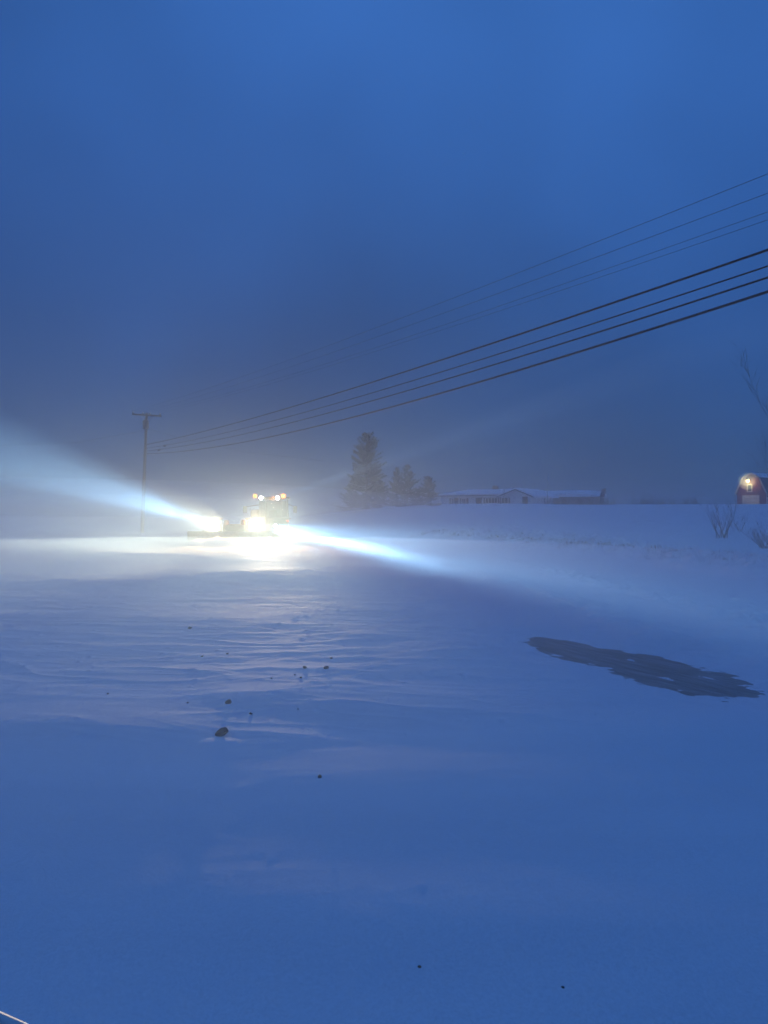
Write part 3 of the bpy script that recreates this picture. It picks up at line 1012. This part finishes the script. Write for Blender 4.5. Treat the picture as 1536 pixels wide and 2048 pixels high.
# ------------------------------------------------------------------ red barn with a lit lamp
BD = 105.0
bl = on(1474, BD)
view = Vector((bl.x, bl.y)).normalized()
ngl = R(28)
wdir = Vector((view.y, -view.x))                        # right, perpendicular to view
wd = Matrix.Rotation(-ngl, 2) @ wdir                      # swing so that the right flank shows
barn = empty('red_barn', bl, math.atan2(wd.y, wd.x))
tag(barn, 'small red gambrel-roofed barn with a lit yellow lamp at its gable', 'barn')
ppm = F / BD
BW = 53 / ppm / math.cos(ngl)
zbar = bl.z
bz = lambda py: P(1495, py, BD).z - zbar
zb0 = -0.7
z_e, z_k, z_a = bz(987), bz(957.5), bz(948.5)
xl, xr = 0.0, BW
kx = BW * .22
DB = 6.5
MB().prism([(xl, zb0), (xr, zb0), (xr, z_e), (xr - kx, z_k), (BW / 2, z_a), (kx, z_k), (xl, z_e)], 0, DB).build('wall', BARNRED, barn)
ro = .12
outer = [(xl - ro, z_e - .15), (kx - ro * .6, z_k + .1), (BW / 2, z_a + .16), (xr - kx + ro * .6, z_k + .1), (xr + ro, z_e - .15)]
inner = [(xr + ro * .2, z_e - .15), (xr - kx - .02, z_k), (BW / 2, z_a + .02), (kx + .02, z_k), (xl - ro * .2, z_e - .15)]
# lower slopes dark, upper slopes carry snow
def slab(pa, pb, th, name, mat, y0=-.3, y1=DB + .2):
    (x0, z0), (x1, z1) = pa, pb
    n = Vector((-(z1 - z0), x1 - x0)).normalized() * th
    MB().prism([(x0, z0), (x1, z1), (x1 + n.x, z1 + n.y), (x0 + n.x, z0 + n.y)], y0, y1).build(name, mat, barn)
slab((xl - ro, z_e - .2), (kx, z_k + .02), .07, 'lower_roof', SHINGLE)
slab((kx - .03, z_k + .03), (BW / 2, z_a + .02), .12, 'upper_roof', ROOFSNOW)
slab((BW / 2, z_a + .02), (xr - kx + .03, z_k + .03), .12, 'upper_roof', ROOFSNOW)
slab((xr - kx, z_k + .02), (xr + ro, z_e - .2), .07, 'lower_roof', SHINGLE)
def tslab(pa, pb):
    (x0, z0), (x1, z1) = pa, pb
    n = Vector((-(z1 - z0), x1 - x0)).normalized()
    if n.y < 0: n = -n
    MB().prism([(x0 - n.x * .09, z0 - n.y * .09), (x1 - n.x * .09, z1 - n.y * .09), (x1 + n.x * .1, z1 + n.y * .1), (x0 + n.x * .1, z0 + n.y * .1)], -.36, -.305).build('trim_board', BARNTRIM, barn)
tslab((xl - ro, z_e - .2), (kx, z_k + .02)); tslab((kx, z_k + .02), (BW / 2, z_a + .03))
tslab((BW / 2, z_a + .03), (xr - kx, z_k + .02)); tslab((xr - kx, z_k + .02), (xr + ro, z_e - .2))
MB().box((xr + .02, -.02, (z_e + zb0) / 2 - .1), (.14, .14, z_e - zb0 - .2)).build('corner_board', BARNTRIM, barn)
gx = lambda px: (px - 1474) / ppm / math.cos(ngl)
gd = MB()
for k in range(4):
    zz0 = zb0; hh = (bz(991) - zb0) / 4
    pnl = MB().box(((gx(1484) + gx(1514)) / 2, -.04, zz0 + hh * (k + .5)), (gx(1514) - gx(1484), .06, hh - .03))
    if k == 0:
        door_root = pnl.build('garage_door', BARNTRIM, barn)
    else:
        pnl.build('panel', BARNTRIM, door_root)
lw = MB()
wx0, wx1, wz0_, wz1_ = gx(1493), gx(1501), bz(984), bz(970)
lw.box((wx0, -.05, (wz0_ + wz1_) / 2), (.1, .09, wz1_ - wz0_)); lw.box((wx1, -.05, (wz0_ + wz1_) / 2), (.1, .09, wz1_ - wz0_))
lw.box(((wx0 + wx1) / 2, -.052, wz0_), (wx1 - wx0 + .16, .12, .12)); lw.box(((wx0 + wx1) / 2, -.052, wz1_), (wx1 - wx0 + .12, .094, .1))
lwo = lw.build('window', BARNTRIM, barn)
MB().box(((wx0 + wx1) / 2, -.02, (wz0_ + wz1_) / 2), (wx1 - wx0 - .1, .03, wz1_ - wz0_ - .1)).build('pane', GLASS, lwo)
lp = Vector((gx(1497), -.42, bz(962)))
ll = MB().tube([lp + Vector((0, .4, .12)), lp + Vector((0, .15, .22)), lp + Vector((0, 0, .15))], .03, 6).build('lamp_arm', DARKM, barn)
MB().tube([lp + Vector((0, 0, .16)), lp + Vector((0, 0, .1)), lp + Vector((0, 0, .02))], [.05, .12, .2], 12, cap=False).build('lamp_shade', METAL_GREY, ll)
MB().tube([lp + Vector((0, 0, .06)), lp + Vector((0, 0, -.02)), lp + Vector((0, 0, -.14)), lp + Vector((0, 0, -.22))], [.04, .12, .12, .04], 10).build('lamp_bulb', BULB, ll, smooth=True)
ld = bpy.data.lights.new('barn_lamp', 'POINT'); ld.energy = 110; ld.color = (1, .74, .3); ld.shadow_soft_size = .1
lo = bpy.data.objects.new('barn_lamp_light', ld); COL.objects.link(lo); lo.parent = barn; lo.location = lp + Vector((0, -.2, -.12))


# ------------------------------------------------------------------ snow-clearing machine
MD = 44.0
mx_, my_ = -8.43, 42.9
mz = gz(mx_, my_)
mach = empty('snow_clearing_machine', (-7.4, 44.5, 0.05))
tag(mach, 'snow-clearing machine facing the camera with blinding headlamps and amber roof beacons', 'snow plough')
MI = Vector((-7.4, 44.5, 0.05))
L_ = lambda v: Vector(v) - MI


def mpart(mb, name, mat, parent=mach, bevel=0.0, smooth=False):
    return mb.build(name, mat, parent, bevel=bevel, smooth=smooth)


fa = R(12)      # swing of the front frame
FC = Vector((-8.35, 43.0, 0))
def fr(x, y, z):
    p = Matrix.Rotation(fa, 3, 'Z') @ Vector((x, y, z))
    return FC + p - MI
ra = R(24)      # rear frame / cab
RC = Vector((-6.6, 46.0, 0))
def rr_(x, y, z):
    p = Matrix.Rotation(ra, 3, 'Z') @ Vector((x, y, z))
    return RC + p - MI
# blade
m = MB()
seg = 7
for i in range(2):
    for k in range(seg + 1):
        a = R(-38) + R(76) * k / seg
        m.v.append(tuple(fr((-2.5, 2.5)[i], -1.55 + .55 * (1 - math.cos(a)) - .25, .52 + .58 * math.sin(a))))
for k in range(seg):
    m.f.append((k, k + 1, seg + 1 + k + 1, seg + 1 + k))
bl_o = mpart(m, 'blade', STEEL)
sd = bl_o.modifiers.new('solid', 'SOLIDIFY'); sd.thickness = .05
mpart(MB().box(fr(0, -1.62, .12), (5.0, .06, .2), fa), 'cutting_edge', DARKM, bl_o)
for x in (-1.7, -.6, .6, 1.7):
    mpart(MB().box(fr(x, -1.3, .5), (.06, .3, .85), fa), 'blade_rib', PAINT, bl_o)
# front frame
mpart(MB().box(fr(0, .1, .95), (1.1, 2.2, .55), fa), 'front_frame', PAINT, bevel=.06)
for sgn in (-1, 1):
    mpart(MB().tube([fr(.45 * sgn, .4, 1.35), fr(.5 * sgn, -.5, 1.1), fr(.55 * sgn, -1.3, .55)], [.14, .16, .13], 8), 'lift_arm', PAINT)
    mpart(MB().tube([fr(.25 * sgn, .3, .9), fr(.3 * sgn, -1.2, .7)], .06, 8), 'hydraulic_ram', METAL_GREY)


def wheel(c, ang, rad=.72, w=.5):
    ax = Matrix.Rotation(ang, 3, 'Z') @ Vector((1, 0, 0))
    prof = [(-.5, .62), (-.5, .86), (-.38, .97), (-.15, 1.0), (.15, 1.0), (.38, .97), (.5, .86), (.5, .62)]
    # lathe about axis
    n = 24
    up = Vector((0, 0, 1)); fw = ax.cross(up)
    vs = []; fs = []
    for i in range(n):
        th = 2 * math.pi * i / n
        for j, (u, r) in enumerate(prof):
            rr = r * rad * (1.035 if (i % 2 and j in (2, 3, 4, 5)) else 1)
            vs.append(c + ax * u * w + (up * math.cos(th) + fw * math.sin(th)) * rr)
    k = len(prof)
    for i in range(n):
        for j in range(k):
            fs.append((i * k + j, i * k + (j + 1) % k, ((i + 1) % n) * k + (j + 1) % k, ((i + 1) % n) * k + j))
    o = mpart(MB().add(vs, fs), 'wheel', RUBBER)
    mpart(MB().tube([c - ax * .42 * w, c - ax * .2 * w, c + ax * .2 * w, c + ax * .42 * w], [.6 * rad, .45 * rad, .45 * rad, .6 * rad], 20), 'rim', PAINT, o)


wheel(fr(-.95, .2, .72), fa); wheel(fr(.95, .2, .72), fa)
wheel(rr_(-.95, 1.3, .72), ra); wheel(rr_(.95, 1.3, .72), ra)
for sgn in (-1, 1):
    mpart(MB().box(fr(.95 * sgn, .2, 1.53), (.6, 1.3, .06), fa), 'mudguard', PAINT, bevel=.02)
    mpart(MB().box(rr_(.95 * sgn, 1.3, 1.53), (.6, 1.5, .06), ra), 'mudguard', PAINT, bevel=.02)
# rear body, engine hood, cab
mpart(MB().box(rr_(0, 1.3, 1.1), (1.3, 3.6, .7), ra), 'rear_frame', PAINT, bevel=.06)
mpart(MB().box(rr_(0, 2.2, 1.75), (1.25, 1.9, .65), ra), 'engine_hood', PAINT, bevel=.1)
mpart(MB().tube([rr_(.35, 2.0, 2.0), rr_(.35, 2.0, 2.75)], .06, 8), 'exhaust_pipe', DARKM)
cab = mpart(MB().box(rr_(0, 0, 1.42), (1.45, 1.5, .35), ra), 'cab', DARKM, bevel=.04)
for sx in (-.68, .68):
    for sy in (-.7, .7):
        mpart(MB().tube([rr_(sx, sy, 1.55), rr_(sx * .93, sy * .92, 2.66)], .05, 6), 'pillar', DARKM, cab)
m, t_, b_ = new_mat('cab_glass')
b_.inputs['Base Color'].default_value = (.6, .65, .66, 1); b_.inputs['Roughness'].default_value = .05
b_.inputs['Transmission Weight'].default_value = .9; b_.inputs['IOR'].default_value = 1.1
for (c, s_) in (((0, -.70, 2.1), (1.26, .02, 1.0)), ((0, .70, 2.1), (1.26, .02, 1.0)), ((-.68, 0, 2.1), (.02, 1.26, 1.0)), ((.68, 0, 2.1), (.02, 1.26, 1.0))):
    mpart(MB().box(rr_(*c), s_, ra), 'cab_window', m, cab)
roof_m = mpart(MB().box(rr_(0, 0, 2.74), (1.55, 1.65, .14), ra), 'cab_roof', PAINT, cab, bevel=.05)
mpart(MB().box(rr_(0, .35, 1.75), (.5, .12, .6), ra).box(rr_(0, .1, 1.6), (.5, .5, .12), ra), 'driver_seat', RUBBER, cab)


def lamp(p, r, mat, aim, name='headlamp', parent=mach, house=True):
    """housing + lens, p = world position of the lens centre"""
    a = Vector(aim).normalized()
    q = L_(p)
    o = mpart(MB().tube([q - a * r * 1.1, q - a * r * .8, q - a * .03], [r * .5, r * .95, r * 1.08], 14), name, DARKM, parent, smooth=True)
    bm = MB().tube([q - a * .028, q - a * .005, q + a * r * .16, q + a * r * .22], [r, r, r * .6, r * .1], 14)
    mpart(bm, 'lens', mat, o, smooth=True)
    return o


def spot(parent, p, target, energy, cone, blend, col, radius=.06):
    d = bpy.data.lights.new('lamp_beam', 'SPOT')
    d.energy = energy; d.spot_size = R(cone); d.spot_blend = blend; d.color = col; d.shadow_soft_size = radius
    o = bpy.data.objects.new('lamp_beam', d); COL.objects.link(o)
    o.parent = parent
    v = Vector(target) - Vector(p)
    pw = Vector(p) + v.normalized() * (min(radius, .1) + .08)
    o.matrix_parent_inverse = Matrix.Identity(4)
    o.location = pw - MI
    o.rotation_euler = v.to_track_quat('-Z', 'Y').to_euler()
    return o


WARM = (1.0, .86, .58)
COOL = (.55, .80, 1.0)
GOLD = (1.0, .84, .54)
FLOOD = (1.0, .70, .32)
AIM = Vector((-.1, -1, -.05))
# stacked headlamps on brackets
lamps = {}
for nm, px, py, r in (('a', 432, 1048, .13), ('b', 432, 1068, .09), ('c', 515, 1048, .13), ('d', 515, 1068, .09), ('e', 551, 1052, .09)):
    d = {'a': 41.9, 'b': 41.9, 'c': 42.3, 'd': 42.3, 'e': 44.2}[nm]
    p = P(px, py, d)
    lamps[nm] = (lamp(p, r, LENS, AIM), p)
for nm, nx in (('a', -1.0), ('c', 1.0)):
    q = L_(lamps[nm][1])
    mpart(MB().tube([q + Vector((0, .14, .1)), q + Vector((0, .16, -.62)), fr(nx * .5, -.6, .9)], .035, 6), 'lamp_bracket', DARKM)
q = L_(lamps['e'][1])
mpart(MB().tube([q + Vector((0, .1, 0)), rr_(.6, -.6, 1.25)], .035, 6), 'lamp_bracket', DARKM)
# roof work lamps and beacons
for nm, px, py, r, mt, nme in (('f', 522, 996, .10, LENS, 'work_lamp'), ('g', 555, 996, .10, LENS, 'work_lamp'),
                               ('h', 510, 992, .12, AMBER, 'beacon'), ('i', 567, 992, .14, AMBER, 'beacon'), ('j', 575, 1042, .05, REDL, 'marker_lamp'),
                               ('k', 546, 995, .03, AMBER, 'beacon')):
    d = 45.0
    p = P(px, py, d)
    lamps[nm] = (lamp(p, r, mt, AIM if mt is LENS else (-.1, -1, 0), nme), p)
    if nme != 'marker_lamp':
        mpart(MB().tube([L_(p) + Vector((0, .08, 0)), L_(p) + Vector((0, .2, -.05)), rr_((px - 540) / 34.0, -.6, 2.72)], .025, 6), 'lamp_bracket', DARKM)
    else:
        mpart(MB().tube([L_(p) + Vector((0, .04, 0)), rr_(.95, .6, 1.5)], .025, 6), 'lamp_bracket', DARKM)
for sgn, px in ((1, 590), (-1, 490)):
    p = L_(P(px, 1019, 45.2))
    mo = mpart(MB().box(p, (.22, .06, .38), R(10)), 'mirror', DARKM, bevel=.02)
    mpart(MB().tube([p + Vector((0, 0, .15)), rr_(.68 * sgn, -.6, 2.4)], .018, 6), 'mirror_arm', DARKM, mo)

I0 = 6000 * LAMP
FWD = Vector((-8, 4, 1.6))
for nm, k in (('a', .30), ('c', .34), ('b', .30), ('d', .34), ('e', .06)):
    spot(lamps[nm][0], lamps[nm][1], FWD, I0 * k, 120, 1.0, FLOOD)
for nm in ('h', 'i', 'k'):
    spot(lamps[nm][0], lamps[nm][1], FWD, I0 * .22, 110, 1.0, (1, .22, .01), .05)
# main beams: the headlamps skim the drifts, the roof lamps reach over them
spot(lamps['a'][0], lamps['a'][1], Vector((-14, 8, 3.0)), I0 * 2.8, 28, 1.0, WARM, .2)
spot(lamps['c'][0], lamps['c'][1], Vector((-1.5, 10, 2.8)), I0 * 1.25, 28, 1.0, WARM, .2)
spot(lamps['f'][0], lamps['f'][1], Vector((-7.6, 12.5, .2)), I0 * 4.6, 10.5, 1.0, GOLD, .3)
spot(lamps['g'][0], lamps['g'][1], Vector((-2.4, 12.5, .2)), I0 * 4.6, 10.5, 1.0, GOLD, .3)
# added spots standing in for streaks of light smeared on the windshield
spot(lamps['a'][0], lamps['a'][1], P(0, 915, 15), I0 * 13.0, 4.5, 1.0, COOL)
for py, k, cn in ((885, 22, 1.0), (918, 32, 1.1), (948, 42, .7)):
    spot(lamps['a'][0], lamps['a'][1], P(0, py, 15), I0 * k, cn, 1.0, COOL)
spot(lamps['c'][0], lamps['c'][1], P(1300, 1245, 6.5), I0 * 44.0, 3.0, 1.0, COOL)
spot(lamps['c'][0], lamps['c'][1], P(1300, 1238, 6.5), I0 * 60.0, 1.1, 1.0, COOL)
spot(lamps['c'][0], lamps['c'][1], P(1300, 1190, 14), I0 * 2.0, 10, 1.0, COOL)
spot(lamps['g'][0], lamps['g'][1], P(980, 850, 20), I0 * 190.0, 1.6, 1.0, (.4, .6, 1))


# ------------------------------------------------------------------ the photographer's vehicle, cut by the corner
m = MB()
c0 = P(-90, 2190, .95)
hd = empty('vehicle_hood', (c0.x, c0.y, c0.z))
tag(hd, 'dark vehicle edge with a pale rim cut by the bottom-left corner', 'vehicle')
e1 = P(-60, 2005, .95) - c0; e2_ = P(0, 2036, .95) - c0; e3 = P(45, 2056, .93) - c0; e4 = P(110, 2095, .9) - c0; e5 = P(150, 2140, .86) - c0
MB().tube([e1, e2_, e3, e4, e5], .0075, 8).build('rim', TRIM, hd, smooth=True)
pts = [e1, e2_, e3, e4, e5]
lowr = [v + Vector((-.02, -.02, -.09)) for v in pts]
top = [v + Vector((0, -.012, -.008)) for v in pts]
mm = MB()
vs_ = top + lowr
fs_ = [(i, i + 1, 5 + i + 1, 5 + i) for i in range(4)]
mm.add(vs_, fs_)
back = Vector((-.06, -.10, -.02))
mm.add([v for v in top] + [v + back for v in top], fs_)
mm.build('panel', DARKM, hd)

# ------------------------------------------------------------------ haze and blowing snow
def volume_box(name, lo, hi, build):
    c = (Vector(lo) + Vector(hi)) / 2; s = Vector(hi) - Vector(lo)
    m = bpy.data.materials.new(name); m.use_nodes = True
    t = m.node_tree
    for n in list(t.nodes):
        if n.type == 'BSDF_PRINCIPLED': t.nodes.remove(n)
    out = [n for n in t.nodes if n.type == 'OUTPUT_MATERIAL'][0]
    pv = t.nodes.new('ShaderNodeVolumePrincipled')
    t.links.new(pv.outputs[0], out.inputs['Volume'])
    build(m, t, pv)
    return MB().box(c, s).build(name, m)


def b1(m, t, pv):
    pv.inputs['Color'].default_value = (.92, .95, 1.0, 1)
    pv.inputs['Density'].default_value = 0.0006
    pv.inputs['Anisotropy'].default_value = 0.25
    m.cycles.homogeneous_volume = True


hz = volume_box('haze', (-760, -760, -4), (760, 760, 17), b1)
tag(hz, 'pale blue snow haze filling the air', 'haze', None, 'stuff')


# blowing snow: banks of drifting snow, each an even cloud thinning towards its rounded edge
def snow_cloud(c, r, dens, g, label, rz=0.0):
    m = bpy.data.materials.new('blowing_snow'); m.use_nodes = True
    t = m.node_tree
    for n in list(t.nodes):
        if n.type == 'BSDF_PRINCIPLED': t.nodes.remove(n)
    out = [n for n in t.nodes if n.type == 'OUTPUT_MATERIAL'][0]
    pv = t.nodes.new('ShaderNodeVolumePrincipled')
    t.links.new(pv.outputs[0], out.inputs['Volume'])
    pv.inputs['Color'].default_value = (.58, .81, 1.0, 1)  # blue put into the snow colour to cool the lamp glow
    pv.inputs['Density'].default_value = dens * BLOW
    pv.inputs['Anisotropy'].default_value = g
    m.cycles.homogeneous_volume = True
    bm = bmesh.new()
    bmesh.ops.create_uvsphere(bm, u_segments=40, v_segments=20, radius=1.0)
    for v in bm.verts:
        v.co = Vector((v.co.x * r[0], v.co.y * r[1], v.co.z * r[2]))
    me = bpy.data.meshes.new('blowing_snow'); bm.to_mesh(me); bm.free()
    o = link('blowing_snow', me, m, None, c)
    o.rotation_euler = (0, 0, rz)
    tag(o, label, 'blowing snow', 'drifting banks of blowing snow', 'stuff')
    return o


BLOW = 1.0
GA = 0.42
for c, r, dn, lab in (
        ((-5, 13, -.2), (26, 22, 3.8), .017, 'veil of blowing snow before the machine, thickened to stand in for lens glare'),  # real blowing snow, thickened to spread lamp glow like lens glare
        ((-5, 19, -.1), (20, 16, 1.25), .06, 'spindrift blowing low over the drifts before the camera')):
    snow_cloud(c, r, dn, GA, lab)
# thin clouds added along the drift crests to draw their bright lines
for c, r, dn, rz in (((-7, 28.6, .40), (9, 1.0, .12), .035, R(-18)), ((-7.6, 19.1, .36), (5.5, .7, .09), .08, R(2)), ((-2.0, 21.5, .36), (4.2, .7, .09), .07, R(33)),
                     ((-3.5, 13.4, .17), (5.5, .5, .08), .05, R(-3)), ((-4.2, 11.6, .15), (3.5, .4, .07), .05, R(6)), ((.4, 10.3, .2), (1.9, .3, .07), .05, R(-28))):
    snow_cloud(c, r, dn, GA, 'thin snow cloud added to brighten a drift crest', rz)
# ragged streaks of ground blizzard in the headlight
rs = random.Random(41)
for i in range(14):
    y = rs.uniform(21, 36); x = rs.uniform(-24, 1) * (y / 36)
    snow_cloud((x, y, rs.uniform(.25, 1.15)), (rs.uniform(2.5, 6.5), rs.uniform(.5, 1.1), rs.uniform(.12, .38)), rs.uniform(.008, .022), GA,
               'ragged streak of ground blizzard in the headlight', R(rs.uniform(-14, 14)))
# far whiteout hiding the horizon left of and behind the machine
for k in (1.0, .75):
    snow_cloud((-34, 74, 0), (52 * k, 27 * k, 5.2 * k), .015, .3, 'distant whiteout of blowing snow behind the machine')
# cloud added along the left beam to make it visible
pa = lamps['a'][1]; pb = P(60, 930, 20)
pv_ = (pb - pa)
o = snow_cloud((pa + pb) / 2 + pv_ * .05, (pv_.length * .60, 1.0, 1.0), .005, .5, 'added snow cloud that makes the left beam visible')
o.rotation_euler = pv_.to_track_quat('X', 'Z').to_euler()
# clouds added at the lamps to swell their glare
for nm, r, dn, lab in (('a', .9, .045, 'added snow cloud swelling the glare of the left headlamps'), ('c', 1.0, .045, 'added snow cloud swelling the glare of the right headlamps')):
    p = lamps[nm][1] + Vector((0, -.25, -.2))
    for k in (1.0, .72, .45):
        snow_cloud(p, (r * k, r * k, r * k * 1.1), dn / 2, .3, lab)
for nm, r in (('f', .5), ('g', .5)):
    p = lamps[nm][1] + Vector((0, -.1, 0))
    snow_cloud(p, (r, r, r), .015, .3, 'added snow cloud swelling the glare of the roof lamps')
snow_cloud(barn.matrix_basis @ (lp + Vector((0, -.2, -.1))), (1.2, 1.2, 1.2), .20, .2, 'added snow cloud making the halo of the barn lamp')  # cloud added to give the barn lamp its halo
